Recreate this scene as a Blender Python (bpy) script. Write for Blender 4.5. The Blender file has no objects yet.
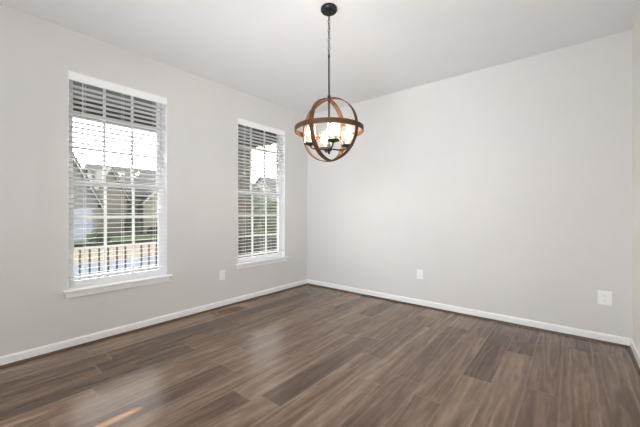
import bpy, bmesh, math, random
from mathutils import Vector, Matrix, noise
random.seed(7)
S = bpy.context.scene
COL = S.collection
PI = math.pi

# ------------------------------------------------------------------ camera
YAW = math.radians(39.27)
CAMX, CAMY, CAMZ = 3.338, -3.761, 1.17
cd = bpy.data.cameras.new('camera'); cam = bpy.data.objects.new('camera', cd); COL.objects.link(cam)
cam.location = (CAMX, CAMY, CAMZ); cam.rotation_euler = (PI / 2, 0, YAW)
cd.sensor_width = 36; cd.lens = 36 * 309 / 640; cd.shift_y = -1.5 / 640
cd.clip_start = 0.05; cd.clip_end = 300
S.camera = cam

# ------------------------------------------------------------------ sky, sun, added fill lamps behind the camera, exposure
W = bpy.data.worlds.new('sky'); S.world = W; W.use_nodes = True
wn = W.node_tree; wn.nodes.clear()
wo = wn.nodes.new('ShaderNodeOutputWorld'); wb = wn.nodes.new('ShaderNodeBackground')
wt = wn.nodes.new('ShaderNodeTexSky'); wt.sky_type = 'NISHITA'; wt.sun_disc = False
wt.sun_elevation = math.radians(34); wt.sun_rotation = PI; wt.air_density = 1.0; wt.dust_density = 3.0
wm = wn.nodes.new('ShaderNodeMix'); wm.data_type = 'RGBA'; wm.inputs[0].default_value = 0.93
wm.inputs[7].default_value = (1.0, 0.975, 0.94, 1)
ws = wn.nodes.new('ShaderNodeMix'); ws.data_type = 'RGBA'; ws.blend_type = 'MULTIPLY'; ws.inputs[0].default_value = 1
ws.inputs[7].default_value = (0.12, 0.12, 0.12, 1)
wn.links.new(wt.outputs[0], ws.inputs[6]); wn.links.new(ws.outputs[2], wm.inputs[6])
wc = wn.nodes.new('ShaderNodeTexCoord'); wz = wn.nodes.new('ShaderNodeSeparateXYZ'); wr_ = wn.nodes.new('ShaderNodeMapRange')
wn.links.new(wc.outputs['Generated'], wz.inputs[0]); wn.links.new(wz.outputs[2], wr_.inputs[0])     # hazy bright sky, brightest low down
wr_.inputs[1].default_value = .45; wr_.inputs[2].default_value = .85; wr_.inputs[3].default_value = 2.7; wr_.inputs[4].default_value = .7
wv = wn.nodes.new('ShaderNodeVectorMath'); wv.operation = 'SCALE'
wn.links.new(wm.outputs[2], wv.inputs[0]); wn.links.new(wr_.outputs[0], wv.inputs['Scale'])
wn.links.new(wv.outputs[0], wb.inputs[0]); wb.inputs[1].default_value = 4.5
wn.links.new(wb.outputs[0], wo.inputs[0])

sl = bpy.data.lights.new('sun', 'SUN'); sl.energy = 22.0; sl.angle = math.radians(0.3); sl.color = (1, .96, .90)
so = bpy.data.objects.new('sun', sl); COL.objects.link(so)
SUN_TAN = .62                                     # the sun stands behind the house and shines along +y
so.rotation_euler = Vector((0, 1, -SUN_TAN)).to_track_quat('-Z', 'Y').to_euler()

def area(name, loc, direction, sx, sy, power, color=(1, 1, 1)):
    l = bpy.data.lights.new(name, 'AREA'); l.shape = 'RECTANGLE'; l.size = sx; l.size_y = sy
    l.energy = power; l.color = color
    o = bpy.data.objects.new(name, l); COL.objects.link(o); o.location = loc
    o.rotation_euler = Vector(direction).to_track_quat('-Z', 'Z').to_euler()
    return o
FILL_TINT = (.895, .97, 1.06)
area('rear_hall_fill', (2.85, -9.3, 1.15), (0, 1, .03), 1.7, 2.1, 130, FILL_TINT)  # added fill lamp in the unseen hall, brightens the back wall
area('bounce_fill', (3.0, -5.3, .45), (.05, .5, 1), 1.2, 1.2, 48, FILL_TINT)  # unseen lamp added low down to lift the ceiling and walls
area('wall_fill', (3.3, -5.3, 1.6), (-2.65, 5.3, -.3), 1.0, 1.0, 11.5, FILL_TINT).data.spread = math.radians(58)  # narrow fill added out of frame for the left of the back wall
area('ceiling_fill', (2.9, -4.5, .5), (-1.05, 2.5, 2.24), .8, .8, 9, FILL_TINT).data.spread = math.radians(76)  # unseen fill added to lighten the ceiling around the chandelier

S.view_settings.view_transform = 'Standard'; S.view_settings.look = 'None'
S.view_settings.exposure = 0.06; S.view_settings.gamma = 1.0; S.view_settings.use_curve_mapping = False
S.cycles.glossy_bounces = 8; S.cycles.diffuse_bounces = 6; S.cycles.max_bounces = 14; S.cycles.transparent_max_bounces = 24
S.cycles.caustics_reflective = False; S.cycles.caustics_refractive = False

# ------------------------------------------------------------------ materials
def srgb(r, g, b):
    f = lambda c: (c / 255 / 12.92) if c / 255 <= .04045 else ((c / 255 + .055) / 1.055) ** 2.4
    return (f(r), f(g), f(b), 1)

def mat(name, rgb, rough=.5, metal=0., var=.04, scale=20., bump=0., spec=.5, stretch=None, emit=0.):
    m = bpy.data.materials.new(name); m.use_nodes = True
    nt = m.node_tree; p = nt.nodes['Principled BSDF']
    c = srgb(*rgb)
    tc = nt.nodes.new('ShaderNodeTexCoord'); mp = nt.nodes.new('ShaderNodeMapping')
    nt.links.new(tc.outputs['Object'], mp.inputs[0])
    if stretch: mp.inputs['Scale'].default_value = stretch
    n = nt.nodes.new('ShaderNodeTexNoise'); n.inputs['Scale'].default_value = scale; n.inputs['Detail'].default_value = 4
    nt.links.new(mp.outputs[0], n.inputs['Vector'])
    r = nt.nodes.new('ShaderNodeValToRGB')
    r.color_ramp.elements[0].position = .3; r.color_ramp.elements[1].position = .7
    r.color_ramp.elements[0].color = tuple(x * (1 - var) for x in c[:3]) + (1,)
    r.color_ramp.elements[1].color = tuple(min(1, x * (1 + var)) for x in c[:3]) + (1,)
    nt.links.new(n.outputs[0], r.inputs[0]); nt.links.new(r.outputs[0], p.inputs['Base Color'])
    p.inputs['Roughness'].default_value = rough; p.inputs['Metallic'].default_value = metal
    p.inputs['Specular IOR Level'].default_value = spec
    if bump:
        b = nt.nodes.new('ShaderNodeBump'); b.inputs['Strength'].default_value = bump; b.inputs['Distance'].default_value = .002
        nt.links.new(n.outputs[0], b.inputs['Height']); nt.links.new(b.outputs[0], p.inputs['Normal'])
    if emit:
        p.inputs['Emission Color'].default_value = c; p.inputs['Emission Strength'].default_value = emit
    return m

def stripes(name, rgb, pitch, axis='Z', depth=.35, rough=.7):
    """siding / shingle courses: a sawtooth bump and a thin joint along one axis"""
    m = mat(name, rgb, rough, var=.06, scale=6, spec=.1)
    nt = m.node_tree; p = nt.nodes['Principled BSDF']
    tc = nt.nodes.new('ShaderNodeTexCoord'); sx = nt.nodes.new('ShaderNodeSeparateXYZ')
    nt.links.new(tc.outputs['Object'], sx.inputs[0])
    mm = nt.nodes.new('ShaderNodeMath'); mm.operation = 'DIVIDE'; mm.inputs[1].default_value = pitch
    nt.links.new(sx.outputs[axis], mm.inputs[0])
    fr = nt.nodes.new('ShaderNodeMath'); fr.operation = 'FRACT'; nt.links.new(mm.outputs[0], fr.inputs[0])
    b = nt.nodes.new('ShaderNodeBump'); b.inputs['Strength'].default_value = depth; b.inputs['Distance'].default_value = .02
    nt.links.new(fr.outputs[0], b.inputs['Height']); nt.links.new(b.outputs[0], p.inputs['Normal'])
    return m

def glass_mat(name, blend=.26, tint=(1, 1, 1, 1), refl=1.0, haze=0.0):
    """thin clear glass: straight-through light, a reflection that grows towards grazing, optional haze"""
    m = bpy.data.materials.new(name); m.use_nodes = True
    nt = m.node_tree; nt.nodes.clear()
    o = nt.nodes.new('ShaderNodeOutputMaterial'); mx = nt.nodes.new('ShaderNodeMixShader')
    t = nt.nodes.new('ShaderNodeBsdfTransparent'); g = nt.nodes.new('ShaderNodeBsdfGlossy')
    t.inputs[0].default_value = tint; g.inputs['Roughness'].default_value = .35 if haze else 0.0
    f = nt.nodes.new('ShaderNodeLayerWeight'); f.inputs[0].default_value = blend
    k = nt.nodes.new('ShaderNodeMath'); k.operation = 'MULTIPLY'; k.inputs[1].default_value = refl
    nt.links.new(f.outputs['Fresnel'], k.inputs[0]); nt.links.new(k.outputs[0], mx.inputs[0])
    base = t.outputs[0]
    if haze:
        tr = nt.nodes.new('ShaderNodeBsdfTranslucent'); hm = nt.nodes.new('ShaderNodeMixShader'); hm.inputs[0].default_value = haze
        nt.links.new(t.outputs[0], hm.inputs[1]); nt.links.new(tr.outputs[0], hm.inputs[2]); base = hm.outputs[0]
    nt.links.new(base, mx.inputs[1]); nt.links.new(g.outputs[0], mx.inputs[2])
    nt.links.new(mx.outputs[0], o.inputs[0])
    return m

def floor_mat():
    m = bpy.data.materials.new('plank_floor'); m.use_nodes = True
    nt = m.node_tree; L = nt.links.new; p = nt.nodes['Principled BSDF']
    def M(op, a, b=None, c=None):
        n = nt.nodes.new('ShaderNodeMath'); n.operation = op
        for i, v in enumerate((a, b, c)):
            if v is None: continue
            if isinstance(v, (int, float)): n.inputs[i].default_value = v
            else: L(v, n.inputs[i])
        return n.outputs[0]
    def comb(x, y, z):
        n = nt.nodes.new('ShaderNodeCombineXYZ')
        for i, v in enumerate((x, y, z)):
            if isinstance(v, (int, float)): n.inputs[i].default_value = v
            else: L(v, n.inputs[i])
        return n.outputs[0]
    def wnoise(v):
        n = nt.nodes.new('ShaderNodeTexWhiteNoise'); n.noise_dimensions = '3D'; L(v, n.inputs['Vector']); return n
    def noise_(v, scale, detail=4, rough=.55, dist=0.):
        n = nt.nodes.new('ShaderNodeTexNoise'); L(v, n.inputs['Vector']); n.inputs['Scale'].default_value = scale
        n.inputs['Detail'].default_value = detail; n.inputs['Roughness'].default_value = rough
        n.inputs['Distortion'].default_value = dist; return n.outputs[0]
    def ramp(v, stops):
        n = nt.nodes.new('ShaderNodeValToRGB'); L(v, n.inputs[0]); e = n.color_ramp.elements
        while len(e) < len(stops): e.new(.5)
        for el, (pos, c) in zip(e, stops): el.position = pos; el.color = c
        return n.outputs[0]
    def mix(f, a, b, bt='MIX'):
        n = nt.nodes.new('ShaderNodeMix'); n.data_type = 'RGBA'; n.blend_type = bt
        if isinstance(f, (int, float)): n.inputs[0].default_value = f
        else: L(f, n.inputs[0])
        for i, v in ((6, a), (7, b)):
            if isinstance(v, tuple): n.inputs[i].default_value = v
            else: L(v, n.inputs[i])
        return n.outputs[2]
    tc = nt.nodes.new('ShaderNodeTexCoord'); sx = nt.nodes.new('ShaderNodeSeparateXYZ'); L(tc.outputs['Object'], sx.inputs[0])
    X, Y = sx.outputs[0], sx.outputs[1]
    PW, PL = .185, 1.24
    u = M('DIVIDE', M('SUBTRACT', X, 3.461 - 20 * PW), PW); row = M('FLOOR', u); fu = M('FRACT', u)
    off = wnoise(comb(row, 3.3, 0)).outputs[0]
    v = M('ADD', M('DIVIDE', M('ADD', Y, 30), PL), M('MULTIPLY', off, 7.0)); colm = M('FLOOR', v); fv = M('FRACT', v)
    wn_ = wnoise(comb(row, colm, 1.7)); r1 = wn_.outputs[0]
    sc = nt.nodes.new('ShaderNodeSeparateColor'); L(wn_.outputs[1], sc.inputs[0]); r2, r3 = sc.outputs[1], sc.outputs[2]
    # grain co-ordinates, shifted for every plank
    gx = M('ADD', X, M('MULTIPLY', r1, 37.0)); gy = M('ADD', Y, M('MULTIPLY', r2, 53.0))
    broad = noise_(comb(M('MULTIPLY', gx, 13.0), M('MULTIPLY', gy, .7), r3), 1.0, 4, .55, .12)
    rings = M('FRACT', M('MULTIPLY', noise_(comb(M('MULTIPLY', gx, 7.0), M('MULTIPLY', gy, .55), r3), 1.0, 2, .45, .1), 8.0))
    rings = M('ABSOLUTE', M('SUBTRACT', M('MULTIPLY', rings, 2.0), 1.0))
    fine = noise_(comb(M('MULTIPLY', gx, 95.0), M('MULTIPLY', gy, 3.2), 0.0), 1.0, 4, .65)
    pores = noise_(comb(M('MULTIPLY', gx, 330.0), M('MULTIPLY', gy, 9.0), 0.0), 1.0, 2, .6)
    mott = noise_(comb(M('MULTIPLY', gx, 38.0), M('MULTIPLY', gy, 9.0), 2.0), 1.0, 2, .5, .4)
    knot = noise_(comb(M('MULTIPLY', gx, 10.0), M('MULTIPLY', gy, 2.6), 5.0), 1.0, 3, .55, .3)
    tone = M('ADD', M('MULTIPLY', broad, .52), M('MULTIPLY', rings, .16))
    tone = M('ADD', tone, M('MULTIPLY', fine, .30))
    tone = M('ADD', tone, M('MULTIPLY', M('SUBTRACT', mott, .5), .22))
    tone = M('ADD', tone, M('MULTIPLY', M('SUBTRACT', r1, .5), .26))
    tone = M('ADD', tone, -.03)
    colr = ramp(tone, [(.22, srgb(76, 54, 38)), (.42, srgb(105, 81, 62)), (.58, srgb(134, 109, 87)), (.80, srgb(166, 142, 118))])
    colr = mix(M('MULTIPLY', M('GREATER_THAN', pores, .60), .14), colr, srgb(62, 46, 36))
    kk = nt.nodes.new('ShaderNodeMapRange'); L(knot, kk.inputs[0]); kk.inputs[1].default_value = .64; kk.inputs[2].default_value = .76
    colr = mix(M('MULTIPLY', kk.outputs[0], .45), colr, srgb(56, 40, 30))
    # joints: thin dark line, light caught by the bevel painted paler beside it
    du = M('MULTIPLY', M('MINIMUM', fu, M('SUBTRACT', 1.0, fu)), PW); dv = M('MULTIPLY', M('MINIMUM', fv, M('SUBTRACT', 1.0, fv)), PL)
    d = M('MINIMUM', du, dv)
    joint = M('LESS_THAN', d, .0014)
    bev_glint = M('LESS_THAN', d, .0055)
    colr = mix(M('MULTIPLY', bev_glint, .30), colr, srgb(176, 156, 138))
    colr = mix(M('MULTIPLY', joint, .55), colr, srgb(58, 44, 35))
    L(colr, p.inputs['Base Color'])
    rr = M('ADD', .255, M('MULTIPLY', fine, .0)); L(rr, p.inputs['Roughness'])
    p.inputs['Specular IOR Level'].default_value = .65
    h = M('ADD', M('MULTIPLY', M('MINIMUM', d, .004), 60.0), M('MULTIPLY', fine, .03))
    b = nt.nodes.new('ShaderNodeBump'); b.inputs['Strength'].default_value = .12; b.inputs['Distance'].default_value = .003
    L(h, b.inputs['Height']); L(b.outputs[0], p.inputs['Normal'])
    return m

MW = mat('warm_grey_wall_paint', (217, 214, 210), .75, var=.012, scale=3, bump=.02, spec=.3)
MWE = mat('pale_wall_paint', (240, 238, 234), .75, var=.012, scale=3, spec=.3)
MC = mat('white_ceiling_paint', (236, 236, 236), .85, var=.01, scale=4, bump=.03, spec=.2)
MT = mat('white_gloss_trim', (243, 243, 242), .35, var=.01, scale=8)
MV = mat('white_vinyl', (240, 241, 242), .4, var=.01, scale=8)
MB_ = mat('white_blind_slat', (246, 246, 244), .45, var=.015, scale=8)
MBO = mat('white_valance', (246, 246, 245), .4, var=.01, scale=8)
_nt = MB_.node_tree; _p = _nt.nodes['Principled BSDF']; _o = _nt.nodes['Material Output']     # thin vinyl slats let some light through
_t = _nt.nodes.new('ShaderNodeBsdfTranslucent'); _t.inputs[0].default_value = (.9, .9, .88, 1)
_m = _nt.nodes.new('ShaderNodeMixShader'); _m.inputs[0].default_value = .3
_nt.links.new(_p.outputs[0], _m.inputs[1]); _nt.links.new(_t.outputs[0], _m.inputs[2]); _nt.links.new(_m.outputs[0], _o.inputs[0])
MCO = mat('white_cord', (236, 235, 230), .8, var=.03, scale=80)
MF = floor_mat()
MSH = mat('brown_shoe_moulding', (88, 66, 50), .4, var=.2, scale=8, stretch=(4, 4, 4))
MG = glass_mat('window_glass', .26)
MGS = glass_mat('clear_shade_glass', .22, (.99, .985, .975, 1), .14, .02)
MWOOD = mat('walnut_band', (72, 45, 23), .5, spec=.25, var=.35, scale=14, stretch=(6, 6, 1), bump=.15)
MIRON = mat('dark_bronze_iron', (50, 49, 51), .45, .7, var=.12, scale=30)
MBULB = mat('lit_bulb', (255, 231, 202), .4, var=0, emit=130.0)
MCAN = mat('ivory_candle_sleeve', (228, 214, 190), .6, var=.03)
MPL = mat('white_plastic_plate', (242, 241, 238), .35, var=.01)
MSL = mat('dark_slot', (60, 58, 56), .6, var=.05)
MGR = mat('register_wood', (132, 104, 84), .45, var=.2, scale=12)
MGD = mat('register_slot', (44, 33, 26), .7, var=.1)
MSCR = mat('steel_screw', (190, 190, 188), .3, .9)

# ------------------------------------------------------------------ mesh helpers
def box(bm, x0, x1, y0, y1, z0, z1, bevel=0., seg=2):
    r = bmesh.ops.create_cube(bm, size=1.0)
    vs = r['verts']
    for v in vs:
        v.co = Vector(((x0 + x1) / 2 + v.co.x * (x1 - x0), (y0 + y1) / 2 + v.co.y * (y1 - y0), (z0 + z1) / 2 + v.co.z * (z1 - z0)))
    if bevel:
        es = list({e for v in vs for e in v.link_edges})
        bmesh.ops.bevel(bm, geom=es, offset=bevel, segments=seg, affect='EDGES', profile=.6)

def lathe(bm, prof, c=(0, 0, 0), n=24, close=True):
    """prof: list of (r, z) ; turned round z"""
    rings = []
    for r, z in prof:
        if r < 1e-6:
            rings.append([bm.verts.new((c[0], c[1], c[2] + z))])
        else:
            rings.append([bm.verts.new((c[0] + r * math.cos(2 * PI * k / n), c[1] + r * math.sin(2 * PI * k / n), c[2] + z)) for k in range(n)])
    for a, b in zip(rings, rings[1:]):
        for k in range(n):
            k2 = (k + 1) % n
            if len(a) == 1 and len(b) == 1: continue
            if len(a) == 1: bm.faces.new((a[0], b[k2], b[k]))
            elif len(b) == 1: bm.faces.new((a[k], a[k2], b[0]))
            else: bm.faces.new((a[k], a[k2], b[k2], b[k]))

def tube(bm, pts, r, n=10, closed=False):
    pts = [Vector(p) for p in pts]; N = len(pts); rings = []
    up = Vector((0, 0, 1))
    for i, p in enumerate(pts):
        if closed: t = pts[(i + 1) % N] - pts[i - 1]
        else: t = pts[min(i + 1, N - 1)] - pts[max(i - 1, 0)]
        t.normalize()
        a = t.cross(up)
        if a.length < 1e-3: a = t.cross(Vector((1, 0, 0)))
        a.normalize(); b = t.cross(a)
        rr = r[i] if isinstance(r, (list, tuple)) else r
        rings.append([bm.verts.new(p + (a * math.cos(2 * PI * k / n) + b * math.sin(2 * PI * k / n)) * rr) for k in range(n)])
    pairs = list(zip(rings, rings[1:]))
    if closed: pairs.append((rings[-1], rings[0]))
    for a, b in pairs:
        for k in range(n):
            bm.faces.new((a[k], a[(k + 1) % n], b[(k + 1) % n], b[k]))
    if not closed:
        bm.faces.new(rings[0]); bm.faces.new(rings[-1][::-1])

def prism(bm, poly, x0, x1):
    """poly of (y,z) extruded along x"""
    a = [bm.verts.new((x0, y, z)) for y, z in poly]; b = [bm.verts.new((x1, y, z)) for y, z in poly]
    n = len(poly)
    bm.faces.new(a); bm.faces.new(b[::-1])
    for k in range(n): bm.faces.new((a[k], b[k], b[(k + 1) % n], a[(k + 1) % n]))

def slab(bm, p0, p1, p2, p3, th):
    """quad thickened along its normal"""
    P = [Vector(p) for p in (p0, p1, p2, p3)]
    n = (P[1] - P[0]).cross(P[3] - P[0]).normalized() * th
    a = [bm.verts.new(p) for p in P]; b = [bm.verts.new(p - n) for p in P]
    bm.faces.new(a); bm.faces.new(b[::-1])
    for k in range(4): bm.faces.new((a[k], b[k], b[(k + 1) % 4], a[(k + 1) % 4]))

def obj(name, bm, m, parent=None, smooth=False):
    bmesh.ops.recalc_face_normals(bm, faces=bm.faces)
    me = bpy.data.meshes.new(name); bm.to_mesh(me); bm.free()
    me.materials.append(m)
    if smooth:
        for f in me.polygons: f.use_smooth = True
        try: me.set_sharp_from_angle(angle=math.radians(38))
        except Exception: pass
    o = bpy.data.objects.new(name, me); COL.objects.link(o)
    if parent: o.parent = parent
    return o

def tag(o, label, cat, group=None):
    o['label'] = label; o['category'] = cat
    if group: o['group'] = group
    return o

def thing(name, label, cat, loc=(0, 0, 0), rz=0., group=None):
    o = bpy.data.objects.new(name, None); COL.objects.link(o); o.empty_display_size = .1
    o.location = loc; o.rotation_euler = (0, 0, rz)
    return tag(o, label, cat, group)

def struct(name, bm, m, parent=None, smooth=False):
    o = obj(name, bm, m, parent, smooth)
    if not parent: o['kind'] = 'structure'
    return o

def dup(root, loc=None, label=None, parent=None):
    c = root.copy(); COL.objects.link(c)
    if parent: c.parent = parent
    if loc is not None: c.location = loc
    if label: c['label'] = label
    for ch in root.children: dup(ch, parent=c)
    return c

NB = bmesh.new

# ------------------------------------------------------------------ room shell
H = 2.74; RX = 3.735; RY = -6.2; RY2 = -9.5; HX = 1.95; WT = .14
WIN = [(-3.080, -2.246), (-1.351, -.506)]       # window openings along the left wall (y)
WZ0, WZ1 = .485, 2.385

def wall_yz(bm, x0, x1, y0, y1, holes):
    cuts = sorted(holes); y = y0
    for (a, b, z0, z1) in cuts:
        box(bm, x0, x1, y, a, 0, H); box(bm, x0, x1, a, b, 0, z0); box(bm, x0, x1, a, b, z1, H); y = b
    box(bm, x0, x1, y, y1, 0, H)
def wall_xz(bm, y0, y1, x0, x1, holes):
    cuts = sorted(holes); x = x0
    for (a, b, z0, z1) in cuts:
        box(bm, x, a, y0, y1, 0, H); box(bm, a, b, y0, y1, 0, z0); box(bm, a, b, y0, y1, z1, H); x = b
    box(bm, x, x1, y0, y1, 0, H)

bm = NB(); box(bm, -WT, RX + WT, RY2 - WT, WT, -.2, 0); struct('floor', bm, MF)
bm = NB(); box(bm, -WT, RX + WT, RY - WT, WT, H, H + .15); box(bm, HX - WT, RX + WT, RY2 - WT, RY - WT, H, H + .15); struct('ceiling', bm, MC)
bm = NB(); wall_yz(bm, -WT, 0, RY - WT, WT, [(a, b, WZ0, WZ1) for a, b in WIN]); struct('wall_left', bm, MW)
bm = NB(); box(bm, 0, RX, 0, WT, 0, H); struct('wall_back', bm, MW)
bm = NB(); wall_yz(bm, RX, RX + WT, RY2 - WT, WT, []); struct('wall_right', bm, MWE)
SLIT = [(1.317, 1.365), (1.486, 1.528)]
bm = NB(); wall_xz(bm, RY - WT, RY, 0, HX, [(.95, 1.85, 0, 2.1)])
box(bm, HX - WT, HX, RY2, RY - WT, 0, H); box(bm, HX - WT, RX, RY2 - WT, RY2, 0, H); struct('wall_rear', bm, MW)  # unseen hall, shaped to keep its fill lamp off the left wall
# added unseen rear door whose two glazed slits throw sun stripes on the floor
bm = NB(); yy0, yy1 = RY - .09, RY - .04
edges = [.955, SLIT[0][0], SLIT[0][1], SLIT[1][0], SLIT[1][1], 1.845]
for k in (0, 2, 4): box(bm, edges[k], edges[k + 1], yy0, yy1, .005, 2.095)
for (a, b), zt_ in zip(SLIT, (2.03, 1.985)):
    box(bm, a, b, yy0, yy1, .005, .3); box(bm, a, b, yy0, yy1, zt_, 2.095)
dr = struct('sun_slit_door', bm, MT)
bm = NB()
for a, b in SLIT: box(bm, a, b, RY - .066, RY - .062, .3, 2.03)
obj('pane', bm, MG, dr)
bm = NB(); tube(bm, [(1.76, RY - .04, 1.0), (1.76, RY + .02, 1.0)], .012); lathe(bm, [(0, -.03), (.022, -.024), (.03, 0), (.022, .024), (0, .03)], (1.76, RY + .03, 1.0), 14)
obj('door_knob', bm, MIRON, dr, True)
def base(name, x0, x1, y0, y1, along):
    """baseboard with an eased top, profile swept along an axis"""
    t, h = .014, .080
    bm = NB()
    if along == 'y':
        s = 1 if x1 > x0 else -1
        P = [(0, 0), (s * t, 0), (s * t, h - .014), (s * t * .8, h - .006), (s * t * .45, h), (0, h)]
        a = [bm.verts.new((x0 + u, y0, w)) for u, w in P]; b = [bm.verts.new((x0 + u, y1, w)) for u, w in P]
    else:
        s = 1 if y1 > y0 else -1
        P = [(0, 0), (s * t, 0), (s * t, h - .014), (s * t * .8, h - .006), (s * t * .45, h), (0, h)]
        a = [bm.verts.new((x0, y0 + u, w)) for u, w in P]; b = [bm.verts.new((x1, y0 + u, w)) for u, w in P]
    n = len(P); bm.faces.new(a); bm.faces.new(b[::-1])
    for k in range(n): bm.faces.new((a[k], b[k], b[(k + 1) % n], a[(k + 1) % n]))
    struct(name, bm, MT)
base('baseboard_left', 0, 1, RY, 0, 'y')
base('baseboard_back', .014, RX - .014, 0, -1, 'x')
base('baseboard_right', RX, 0, RY, 0, 'y')
bm = NB(); base_pts = []
box(bm, 0.0, .95, RY, RY + .014, 0, .080); box(bm, 1.85, HX, RY, RY + .014, 0, .080); struct('baseboard_rear', bm, MT)
# dark wood shoe moulding (quarter round) along the foot of the baseboards
def shoe(name, pts_fn):
    bm = NB(); r = .019; prof = [(0, 0)] + [(r * math.cos(k * PI / 12), r * .95 * math.sin(k * PI / 12)) for k in range(7)]
    a = [bm.verts.new(pts_fn(0, u, w)) for u, w in prof]; b = [bm.verts.new(pts_fn(1, u, w)) for u, w in prof]
    n = len(prof); bm.faces.new(a); bm.faces.new(b[::-1])
    for k in range(n): bm.faces.new((a[k], b[k], b[(k + 1) % n], a[(k + 1) % n]))
    struct(name, bm, MSH)
shoe('trim_1', lambda e, u, w: (.014 + u, RY + .014 if e == 0 else -.014, w))
shoe('trim_2', lambda e, u, w: (.014 if e == 0 else RX - .014, -.014 - u, w))
shoe('trim_3', lambda e, u, w: (RX - .014 - u, RY + .014 if e == 0 else -.014, w))

# ------------------------------------------------------------------ windows
def window(idx, y0, y1):
    z0, z1 = WZ0, WZ1; fx0, fx1 = -.138, -.068
    bm = NB(); f = .026
    box(bm, fx0, fx1, y0, y0 + f, z0, z1); box(bm, fx0, fx1, y1 - f, y1, z0, z1)
    box(bm, fx0, fx1, y0 + f, y1 - f, z1 - .014, z1); box(bm, fx0, fx1, y0 + f, y1 - f, z0, z0 + f)
    w = struct('window_%d' % idx, bm, MV)
    a, b = y0 + f, y1 - f; mid = 1.43; s = .031
    for nm, zl, zh, xa, xb in (('lower_sash', z0 + f, mid + .022, -.098, -.072), ('upper_sash', mid - .022, z1 - .014, -.130, -.102)):
        bm = NB(); top = .044 if nm == 'lower_sash' else .026
        bot = .048 if nm == 'lower_sash' else .044
        box(bm, xa, xb, a, a + s, zl, zh, .003); box(bm, xa, xb, b - s, b, zl, zh, .003)
        box(bm, xa, xb, a + s, b - s, zl, zl + bot, .003); box(bm, xa, xb, a + s, b - s, zh - top, zh, .003)
        sa = obj(nm, bm, MV, w)
        ga, gb, gc, gd = a + s, b - s, zl + bot, zh - top
        xm = (xa + xb) / 2
        bm = NB()
        for k in (1, 2):
            y = ga + (gb - ga) * k / 3; box(bm, xm - .006, xm + .007, y - .011, y + .011, gc, gd)
            z = gc + (gd - gc) * k / 3
            for j in range(3):
                ya = ga + (gb - ga) * j / 3 + (.011 if j else 0); yb = ga + (gb - ga) * (j + 1) / 3 - (.011 if j < 2 else 0)
                box(bm, xm - .006, xm + .007, ya, yb, z - .010, z + .010)
        obj('muntin', bm, MV, sa)
        bm = NB(); box(bm, xm - .002, xm + .002, ga, gb, gc, gd); obj('pane', bm, MG, sa)
    bm = NB()                                                                  # white jamb liner inside the wall opening
    box(bm, -.068, -.001, y0, y0 + .006, z0 + .021, z1); box(bm, -.068, -.001, y1 - .006, y1, z0 + .021, z1); box(bm, -.068, -.001, y0 + .006, y1 - .006, z1 - .005, z1)
    obj('jamb_liner', bm, MV, w)
    bm = NB()                                                                  # stool with horns and rounded nose
    box(bm, -.068, .001, y0, y1, z0 - .001, z0 + .021)
    box(bm, .0, .046, y0 - .042, y1 + .042, z0 - .001, z0 + .021, .007, 3)
    obj('window_stool', bm, MT, w)
    bm = NB(); box(bm, 0, .016, y0 - .02, y1 + .02, z0 - .050, z0 - .001, .004); obj('window_apron', bm, MT, w)
    return w
for i, (a, b) in enumerate(WIN): window(i + 1, a, b)

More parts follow.
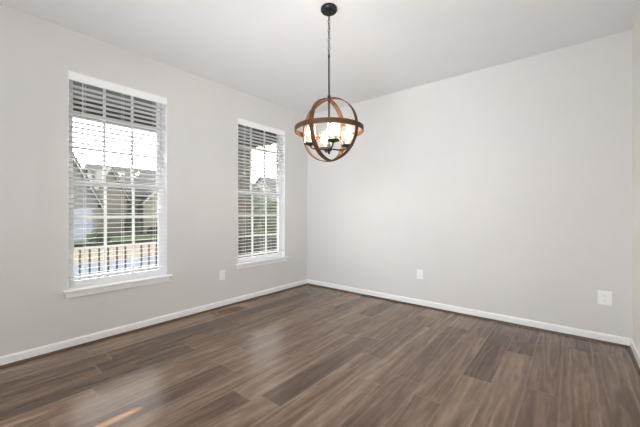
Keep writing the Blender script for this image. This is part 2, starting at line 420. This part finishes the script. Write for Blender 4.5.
def blind(y0, y1, label):
    yc = (y0 + y1) / 2; hw = (y1 - y0) / 2
    t = thing('window_blind', label, 'blind', (0, yc, WZ0 + .1), 0, 'horizontal slat blinds on the left wall')
    zb, zt = 0., WZ1 - WZ0 - .1
    bm = NB(); box(bm, -.054, -.010, -hw + .008, hw - .008, zt - .05, zt - .006, .002); obj('headrail', bm, MBO, t)
    bm = NB(); box(bm, -.008, .003, -hw + .003, hw - .003, zt - .078, zt - .007, .003, 2)
    obj('valance', bm, MBO, t)
    zs0, zs1, pitch = zb + .036, zt - .085, .0445
    n = int((zs1 - zs0) / pitch) + 1; tilt = math.radians(6.0)
    bm = NB(); xc = -.033
    for k in range(n):
        z = zs0 + k * pitch; rows = []
        for q in range(5):
            u = (q / 4 - .5) * .050; crown = .0022 * (1 - (2 * u / .05) ** 2)
            x = xc + u * math.cos(tilt); zz = z + u * math.sin(tilt) + crown
            rows.append((x, zz))
        va = [[bm.verts.new((x, yy, zz + dz)) for x, zz in rows] for yy in (-hw + .010, hw - .010) for dz in (.0014, -.0014)]
        A, B, C, D = va                                            # A: y0 top, B: y0 under, C: y1 top, D: y1 under
        for q in range(4):
            bm.faces.new((A[q], A[q + 1], C[q + 1], C[q])); bm.faces.new((B[q], D[q], D[q + 1], B[q + 1]))
            bm.faces.new((A[q], B[q], B[q + 1], A[q + 1])); bm.faces.new((C[q], C[q + 1], D[q + 1], D[q]))
        bm.faces.new((A[0], C[0], D[0], B[0])); bm.faces.new((A[4], B[4], D[4], C[4]))
    obj('slats', bm, MB_, t)
    bm = NB(); box(bm, xc - .026, xc + .026, -hw + .010, hw - .010, zb, zb + .016, .004); obj('bottom_rail', bm, MBO, t)
    for fy in (-.70, 0.02, .72):
        bm = NB()
        for dx in (-.027, .027): tube(bm, [(xc + dx, fy * hw, zb + .014), (xc + dx, fy * hw, zt - .05)], .0013, 6)
        for k in range(n): tube(bm, [(xc - .027, fy * hw, zs0 + k * pitch - .0042), (xc + .027, fy * hw, zs0 + k * pitch - .0042)], .0007, 4)
        obj('ladder_cord', bm, MCO, t)
    bm = NB(); wy = -.76 * hw                                       # pull cords with a tassel
    tube(bm, [(.009, wy, zt - .08), (.009, wy, zt - .70)], .0028, 6); tube(bm, [(.004, wy, zt - .074), (.009, wy, zt - .082)], .0028, 6)
    pc = obj('pull_cord', bm, MCO, t)
    bm = NB(); lathe(bm, [(0, 0), (.003, 0), (.0075, -.03), (.006, -.036), (0, -.036)], (.009, wy, zt - .69), 12); obj('tassel', bm, MPL, pc, True)
    bm = NB(); ty = .74 * hw
    tube(bm, [(.007, ty, zt - .085), (.009, ty, zt - .95)], .0036, 6); obj('tilt_wand', bm, MCO, t)
    return t
blind(*WIN[0], 'white horizontal slat blind in the larger, nearer window left of the pendant')
blind(*WIN[1], 'white horizontal slat blind in the window nearest the room corner')

# ------------------------------------------------------------------ outlets and floor register
def outlet(label, loc, rz, w=.074, h=.118):
    """built facing -y with its back on y=0"""
    t = thing('wall_outlet', label, 'outlet', loc, rz, 'white wall outlets')
    bm = NB(); box(bm, -w / 2, w / 2, -.0065, 0, -h / 2, h / 2, .003, 2); obj('cover_plate', bm, MPL, t)
    for s in (-1, 1):
        bm = NB(); pts = []
        for k in range(20):
            a = 2 * PI * k / 20; pts.append((max(-.0165, min(.0165, .019 * math.cos(a))), .0145 * math.sin(a)))
        va = [bm.verts.new((x, -.0062, s * .0205 + z)) for x, z in pts]; vb = [bm.verts.new((x, -.0092, s * .0205 + z)) for x, z in pts]
        bm.faces.new(va); bm.faces.new(vb[::-1])
        for k in range(20): bm.faces.new((va[k], vb[k], vb[(k + 1) % 20], va[(k + 1) % 20]))
        r = obj('receptacle', bm, MPL, t)
        bm = NB()
        for dx, hh in ((-.0063, .0075), (.0063, .006)): box(bm, dx - .0011, dx + .0011, -.0095, -.009, s * .0205 + .003 - hh / 2, s * .0205 + .003 + hh / 2)
        lathe(bm, [(0, 0), (.0022, 0), (.0022, .0006), (0, .0006)], (0, 0, 0), 10)
        for v in bm.verts:
            if abs(v.co.z) < .0008 and abs(v.co.x) < .003 and v.co.y > -.005: v.co = Vector((v.co.x, -.0095 + v.co.z, s * .0205 - .0065 + v.co.y))
        obj('slot', bm, MSL, r)
    bm = NB(); lathe(bm, [(0, -.0006), (.0026, -.0006), (.0026, .0006), (0, .0006)], (0, 0, 0), 12)
    for v in bm.verts: v.co = Vector((v.co.x, -.0068 + v.co.z, v.co.y))
    obj('screw', bm, MSCR, t)
    return t
outlet('white duplex outlet on the window wall between the two windows', (0, -1.5825, .395), PI / 2)
outlet('white duplex outlet low on the back wall, near its middle', (1.868, 0, .395), 0)
outlet('largest white wall outlet, low on the back wall beside the right corner', (3.561, 0, .400), 0, .094, .126)

t = thing('floor_register', 'brown wood slotted vent cover in the floor beneath the window wall', 'floor vent', (.178, -1.602, 0))
bm = NB(); L2, W2, o = .175, .062, .019
box(bm, -W2, -W2 + o, -L2, L2, 0, .008, .003); box(bm, W2 - o, W2, -L2, L2, 0, .008, .003)
box(bm, -W2 + o, W2 - o, -L2, -L2 + o + .01, 0, .008, .003); box(bm, -W2 + o, W2 - o, L2 - o - .01, L2, 0, .008, .003)
obj('register_frame', bm, MGR, t)
bm = NB(); box(bm, -W2 + o, W2 - o, -L2 + o + .01, L2 - o - .01, .0005, .0012); obj('duct_opening', bm, MGD, t)
for k in range(4):
    bm = NB(); x = -W2 + o + (2 * W2 - 2 * o) * (k + .5) / 4
    box(bm, x - .0035, x + .0035, -L2 + o + .01, L2 - o - .01, .001, .006); obj('louver', bm, MGR, t)

# ------------------------------------------------------------------ chandelier
CX, CY = 1.886, -1.876
ch = thing('pendant_chandelier', 'orb pendant chandelier of brown wood bands hanging from the ceiling on a chain', 'chandelier', (CX, CY, H), math.radians(4.8))
def z_(w): return w - H
bm = NB(); lathe(bm, [(0, 0), (.060, 0), (.063, -.004), (.063, -.020), (.056, -.029), (.016, -.033), (.012, -.046), (0, -.046)], (0, 0, 0), 36)
obj('canopy', bm, MIRON, ch, True)
zt, zb = z_(2.690), z_(2.375); nl = 9; step = (zt - zb) / nl
for k in range(nl):
    zc = zt - step * (k + .5); pts = []; hl, hwid = step * .5 + .0005, .0085
    for q in range(20):
        a = 2 * PI * q / 20; dx = hwid * math.cos(a); dz = (hl) * math.sin(a)
        pts.append((dx, 0, zc + dz) if k % 2 else (0, dx, zc + dz))
    bm = NB(); tube(bm, pts, .0024, 8, True); obj('chain_link', bm, MIRON, ch, True)
bm = NB(); tube(bm, [(.004 * math.sin(k * 1.3), .004 * math.cos(k * 1.7), zt + (zb - zt) * k / 20) for k in range(21)], .0017, 6); obj('power_wire', bm, MIRON, ch, True)
bm = NB(); lathe(bm, [(0, z_(2.385)), (.007, z_(2.382)), (.009, z_(2.365)), (.0066, z_(2.355)), (.0066, z_(2.068)), (.012, z_(2.064)), (.012, z_(2.047)), (.0066, z_(2.044)), (.0066, z_(1.70)), (0, z_(1.70))], (0, 0, 0), 16)
obj('rod', bm, MIRON, ch, True)
ZC = z_(1.801)
def band(R, th, wd, plane):
    bm = NB(); N = 72; rings = []
    for k in range(N):
        a = 2 * PI * k / N; c, s = math.cos(a), math.sin(a); q = []
        for rr, ww in ((R, -wd / 2), (R, wd / 2), (R - th, wd / 2), (R - th, -wd / 2)):
            if plane == 'h': q.append(bm.verts.new((rr * c, rr * s, ZC + ww)))
            elif plane == 'yz': q.append(bm.verts.new((ww, rr * c, ZC + rr * s)))
            else: q.append(bm.verts.new((rr * c, ww, ZC + rr * s)))
        rings.append(q)
    for k in range(N):
        A, B = rings[k], rings[(k + 1) % N]
        for j in range(4): bm.faces.new((A[j], A[(j + 1) % 4], B[(j + 1) % 4], B[j]))
    return bm
obj('band', band(.2640, .007, .036, 'h'), MWOOD, ch, True)
obj('band', band(.2345, .006, .036, 'yz'), MWOOD, ch, True)
obj('band', band(.2430, .006, .036, 'xz'), MWOOD, ch, True)
ZH = z_(1.656)
bm = NB(); lathe(bm, [(0, .036), (.010, .034), (.014, .02), (.024, .014), (.026, -.008), (.016, -.018), (.008, -.024), (.010, -.032), (.006, -.040), (0, -.042)], (0, 0, ZH), 24)
obj('hub', bm, MIRON, ch, True)
for k in range(4):
    a = PI / 4 + k * PI / 2; c, s = math.cos(a), math.sin(a); R = .146
    bm = NB(); pts = [(.02, 0), (.05, -.004), (.09, -.006), (.122, -.003), (.138, .006), (.146, .018)]
    tube(bm, [(c * r, s * r, ZH + z) for r, z in pts], .0058, 10)
    arm = obj('arm', bm, MIRON, ch, True)
    px, py, pz = c * R, s * R, ZH + .016
    bm = NB(); lathe(bm, [(0, 0), (.012, 0), (.018, .006), (.044, .011), (.048, .016), (.046, .019), (.014, .0205), (0, .0205)], (px, py, pz), 28); obj('cup', bm, MIRON, arm, True)
    bm = NB(); lathe(bm, [(0, .020), (.0115, .020), (.0115, .066), (.009, .069), (0, .069)], (px, py, pz), 18); obj('candle_sleeve', bm, MCAN, arm, True)
    bm = NB(); lathe(bm, [(.043, .020), (.0445, .020), (.0445, .158), (.0425, .158), (.0425, .020)], (px, py, pz), 36)
    obj('glass_shade', bm, MGS, arm, True)['label'] = 'clear glass cylinder shade'
    bm = NB(); lathe(bm, [(0, .067), (.008, .068), (.010, .076), (.0195, .092), (.0215, .104), (.0185, .119), (.0105, .135), (.0035, .147), (0, .151)], (px, py, pz), 20)
    obj('bulb', bm, MBULB, arm, True)['label'] = 'lit warm flame-shaped bulb'

# ------------------------------------------------------------------ outside: porch
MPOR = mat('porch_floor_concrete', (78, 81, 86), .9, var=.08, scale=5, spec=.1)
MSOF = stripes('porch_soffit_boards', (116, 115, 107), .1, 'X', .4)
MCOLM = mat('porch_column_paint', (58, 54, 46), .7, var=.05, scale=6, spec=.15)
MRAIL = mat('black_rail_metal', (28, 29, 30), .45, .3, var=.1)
MEXT = stripes('outside_siding', (157, 154, 147), .12, 'Z')
GZ = -.6; PX = -1.68; PZ = -.15; BZ = 2.42; PY1 = .1
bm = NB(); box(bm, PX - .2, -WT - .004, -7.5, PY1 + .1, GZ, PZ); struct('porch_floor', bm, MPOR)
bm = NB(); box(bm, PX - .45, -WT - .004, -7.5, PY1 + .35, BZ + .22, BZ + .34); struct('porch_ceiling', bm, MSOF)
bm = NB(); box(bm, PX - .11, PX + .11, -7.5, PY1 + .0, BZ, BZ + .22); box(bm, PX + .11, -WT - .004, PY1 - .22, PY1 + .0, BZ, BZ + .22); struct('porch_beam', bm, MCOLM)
def column(y, label):
    t = thing('porch_column', label, 'column', (PX, y, PZ), 0, 'porch columns outside the windows')
    bm = NB(); box(bm, -.105, .105, -.105, .105, .0, BZ - PZ, .006); obj('shaft', bm, MCOLM, t)
    bm = NB(); box(bm, -.12, .12, -.12, .12, 0, .2, .008); obj('plinth', bm, MCOLM, t)
    bm = NB(); box(bm, -.112, .112, -.112, .112, BZ - PZ - .1, BZ - PZ, .008); obj('capital', bm, MCOLM, t)
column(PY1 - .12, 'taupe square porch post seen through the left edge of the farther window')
def railing(name, label, x0, y0, x1, y1):
    L = math.hypot(x1 - x0, y1 - y0); a = math.atan2(y1 - y0, x1 - x0)
    t = thing(name, label, 'railing', (x0, y0, PZ), a)
    bm = NB(); box(bm, 0, L, -.022, .022, .86, .90, .004); obj('top_rail', bm, MRAIL, t)
    bm = NB(); box(bm, 0, L, -.016, .016, .09, .12, .003); obj('bottom_rail', bm, MRAIL, t)
    n = int(L / .107)
    me = None
    for k in range(n):
        if me is None:
            bm = NB(); box(bm, -.009, .009, -.009, .009, .12, .86); o = obj('baluster', bm, MRAIL, t); me = o
        else:
            o = me.copy(); COL.objects.link(o); o.parent = t
        o.location = (.06 + k * .107, 0, 0)
    for u in (.0, L):                                              # end brackets reach the floor
        bm = NB(); box(bm, u - .02 if u else u, u + .0 if u else u + .02, -.018, .018, 0, .86); obj('post', bm, MRAIL, t)
railing('porch_railing', 'black metal railing along the porch front, seen through the nearer window', PX, -4.6, PX, PY1 - .25)
railing('porch_railing', 'black metal railing closing the porch end, seen through the farther window', PX + .13, PY1 - .12, -WT - .02, PY1 - .12)
# ------------------------------------------------------------------ outside: ground, street, houses, planting
MLAWN = mat('lawn_grass', (50, 60, 40), .95, var=.25, scale=30, bump=.4, spec=.05)
MROAD = mat('street_asphalt', (66, 72, 80), .95, var=.06, scale=40, spec=.05)
MWALK = mat('pale_concrete', (78, 74, 67), .95, var=.06, scale=12, spec=.05)
bm = NB(); box(bm, -90, PX - .21, -60, 90, GZ - .5, GZ); struct('lawn', bm, MLAWN)
bm = NB(); box(bm, PX - .21, 30, PY1 + .11, 90, GZ - .5, GZ - .001); struct('side_lawn', bm, MLAWN)
bm = NB(); box(bm, -9.6, -2.6, -60, 90, GZ, GZ + .015); struct('street', bm, MROAD)
bm = NB(); box(bm, -16.5, -9.6, -60, 90, GZ, GZ + .03); struct('pavement', bm, MWALK)

MSID = stripes('beige_siding', (80, 78, 72), .16, 'Z')
MSIDB = stripes('grey_siding', (72, 73, 73), .16, 'Z')
MSIDC = stripes('taupe_siding', (78, 75, 69), .16, 'Z')
MROOF = stripes('grey_shingles', (46, 47, 49), .2, 'Z')
MWT = mat('white_house_trim', (112, 112, 109), .7, var=.02, spec=.1)
MGAR = mat('pale_blue_garage_door', (92, 98, 106), .7, var=.02, spec=.1)
MPANE = mat('dark_house_pane', (33, 38, 43), .15, var=.2, scale=2)
MDOOR = mat('dark_front_door', (61, 51, 46), .5, var=.1)

def house(label, xf, y0, y1, depth, eave, ridge, wall, gables=(), wins=(), garage=None, group='houses across the street'):
    """front faces +x at x=xf; ridge runs along y; gables: (yc, half width, eave z, peak z, projection)"""
    t = thing('house', label, 'house', (xf, (y0 + y1) / 2, GZ), 0, group)
    T = lambda x, y, z: (x - xf, y - (y0 + y1) / 2, z - GZ)
    xb = xf - depth; xm = (xf + xb) / 2
    bm = NB()
    A = [(xf, GZ), (xf, eave), (xm, ridge), (xb, eave), (xb, GZ)]
    a = [bm.verts.new(T(x, y0, z)) for x, z in A]; b = [bm.verts.new(T(x, y1, z)) for x, z in A]
    bm.faces.new(a); bm.faces.new(b[::-1])
    for k in range(5): bm.faces.new((a[k], b[k], b[(k + 1) % 5], a[(k + 1) % 5]))
    for yc, hw, ez, pz, pr in gables:
        prism(bm, [(T(0, yc - hw, 0)[1], 0), (T(0, yc + hw, 0)[1], 0), (T(0, yc + hw, 0)[1], ez - GZ), (T(0, yc, 0)[1], pz - GZ), (T(0, yc - hw, 0)[1], ez - GZ)], -1.0, pr)
    obj('wall', bm, wall, t)
    bm = NB(); ov = .35; sl_ = (ridge - eave) / (xf - xm)
    slab(bm, T(xf + ov, y0 - .3, eave - sl_ * ov + .16), T(xf + ov, y1 + .3, eave - sl_ * ov + .16), T(xm, y1 + .3, ridge + .16), T(xm, y0 - .3, ridge + .16), .14)
    slab(bm, T(xm, y0 - .3, ridge + .16), T(xm, y1 + .3, ridge + .16), T(xb - ov, y1 + .3, eave - sl_ * ov + .16), T(xb - ov, y0 - .3, eave - sl_ * ov + .16), .14)
    obj('roof', bm, MROOF, t)
    for yc, hw, ez, pz, pr in gables:
        bm = NB(); g = (pz - ez) / hw; o = .22
        xi = xm
        for s in (-1, 1):
            slab(bm, T(xf + pr + .2, yc + s * (hw + o), ez - g * o + .13), T(xf + pr + .2, yc, pz + .13), T(xi, yc, pz + .13), T(xi, yc + s * (hw + o), ez - g * o + .13), .12)
        gr = obj('gable_roof', bm, MROOF, t)
        bm = NB()
        for s in (-1, 1):
            slab(bm, T(xf + pr + .23, yc + s * (hw + o), ez - g * o + .12), T(xf + pr + .23, yc, pz + .12), T(xf + pr + .23, yc, pz + .0), T(xf + pr + .23, yc + s * (hw + o), ez - g * o + .0), .05)
        obj('barge_board', bm, MWT, gr)
    for wy, wz, ww, wh, pr in wins:
        bm = NB(); c = T(xf + pr, wy, wz)
        box(bm, c[0] - .02, c[0] + .06, c[1] - ww / 2 - .08, c[1] + ww / 2 + .08, c[2] - .08, c[2] + wh + .08); w = obj('window', bm, MWT, t)
        bm = NB()
        for i in range(2):
            for j in range(2):
                ya = c[1] - ww / 2 + ww * i / 2 + .02; za = c[2] + wh * j / 2 + .02
                box(bm, c[0] + .055, c[0] + .07, ya, ya + ww / 2 - .04, za, za + wh / 2 - .04)
        obj('pane', bm, MPANE, w)
    if garage:
        gy, gw, gh, pr = garage; c = T(xf + pr, gy, GZ); bm = NB()
        for k in range(4): box(bm, c[0] - .02, c[0] + .05, c[1] - gw / 2, c[1] + gw / 2, gh * k / 4 + .01, gh * (k + 1) / 4 - .02, .01)
        obj('garage_door', bm, MGAR, t)
    return t
house('grey house with pale garage door, leftmost through the nearer window', -20.0, -6.0, 1.5, 8, 1.8, 3.2, MSIDB,
      gables=[(.2, 2.15, 1.75, 6.0, .6)], wins=[(-3.0, .6, .9, 1.1, 0)], garage=(1.15, 1.8, 2.0, .6))
house('beige gabled house in the middle of the view through the nearer window', -25.0, 4.3, 11.2, 8, 2.6, 5.1, MSID,
      gables=[(4.5, 1.2, 2.2, 4.55, .5), (8.3, 1.5, 1.9, 3.5, .8)], wins=[(8.3, .9, .9, 1.1, .8), (6.4, .4, .8, 1.3, 0), (10.2, .4, .8, 1.3, 0)])
house('taupe house seen lowest through the farther window', -27.0, 13.0, 22.6, 8, 2.7, 5.5, MSIDC,
      gables=[(17.4, 2.0, 2.5, 5.0, .6)], wins=[(17.4, .6, 1.2, 1.3, .6), (14.6, .6, .9, 1.3, 0), (20.6, .6, .9, 1.3, 0)])
house('grey house at the right end of the farther window view', -26.0, 24.2, 33.0, 8, 2.9, 5.9, MSIDB,
      gables=[(28.5, 2.0, 2.5, 5.2, .6)], wins=[(26, .6, .9, 1.3, 0), (28.5, .6, 1.2, 1.3, .6)])

MLEAF = mat('dark_evergreen_leaf', (33, 41, 31), .9, var=.5, scale=14, bump=.6, spec=.1)
MLEAFB = mat('yellow_green_leaf', (86, 87, 44), .9, var=.4, scale=14, bump=.6, spec=.1)
MLEAFC = mat('mid_green_leaf', (33, 38, 29), .9, var=.45, scale=14, bump=.6, spec=.05)
MBARK = mat('brown_bark', (69, 58, 48), .9, var=.3, scale=10)
def clump(bm, c, r, sz=1.0, seed=0):
    g = bmesh.ops.create_icosphere(bm, subdivisions=4, radius=1.0)
    for v in g['verts']:
        d = v.co.normalized(); k = 1 + .28 * noise.noise(d * 3.1 + Vector((seed, 0, 0))) + .16 * noise.noise(d * 9 + Vector((0, seed, 0))) + .1 * noise.noise(d * 22)
        v.co = Vector((c[0] + d.x * r * k, c[1] + d.y * r * k, c[2] + d.z * r * k * sz))
def shrub(label, x, y, r, m, sz=.8, group='shrubs outside'):
    t = thing('shrub', label, 'shrub', (x, y, GZ), 0, group)
    bm = NB()
    for k in range(4): clump(bm, (random.uniform(-.45, .45) * r, random.uniform(-.5, .5) * r, r * sz * .75 + random.uniform(-.1, .1) * r), r * .75, sz, k + x)
    obj('foliage', bm, m, t)
    bm = NB(); tube(bm, [(0, 0, 0), (.02, 0, r * .6)], [.05, .03], 7); obj('stem', bm, MBARK, t)
shrub('dark rounded shrub beside the garage of the grey house', -17.6, 2.1, .6, MLEAF)
shrub('yellow-green shrub beneath the front window of the beige house', -22.4, 8.6, .7, MLEAFB)
shrub('dark green shrub between the dark evergreen and the yellow-green shrub', -22.2, 7.0, .5, MLEAFC)
shrub('large green shrub just beyond the porch end, seen low through the farther window', -4.3, 2.3, 1.25, MLEAFC, 1.0)
shrub('large dark shrub behind the green one, seen low through the farther window', -6.4, 5.1, 1.4, MLEAF, 1.0)
t = thing('conifer_tree', 'dark pointed evergreen in front of the beige house', 'tree', (-22.6, 5.45, GZ))
bm = NB()
for k in range(9):
    z0 = .4 + k * .33; r0 = .62 * (1 - k / 9.5) + .06; N = 22
    lathe(bm, [(r0, z0), (r0 * .72, z0 + .2), (r0 * .28, z0 + .5), (0, z0 + .62)], (0, 0, 0), N)
for v in bm.verts:
    v.co += Vector((noise.noise(v.co * 5), noise.noise(v.co * 5 + Vector((9, 0, 0))), noise.noise(v.co * 5 + Vector((0, 9, 0))))) * .16
obj('foliage', bm, MLEAF, t)
bm = NB(); tube(bm, [(0, 0, 0), (0, 0, .9)], [.1, .08], 8); obj('trunk', bm, MBARK, t)
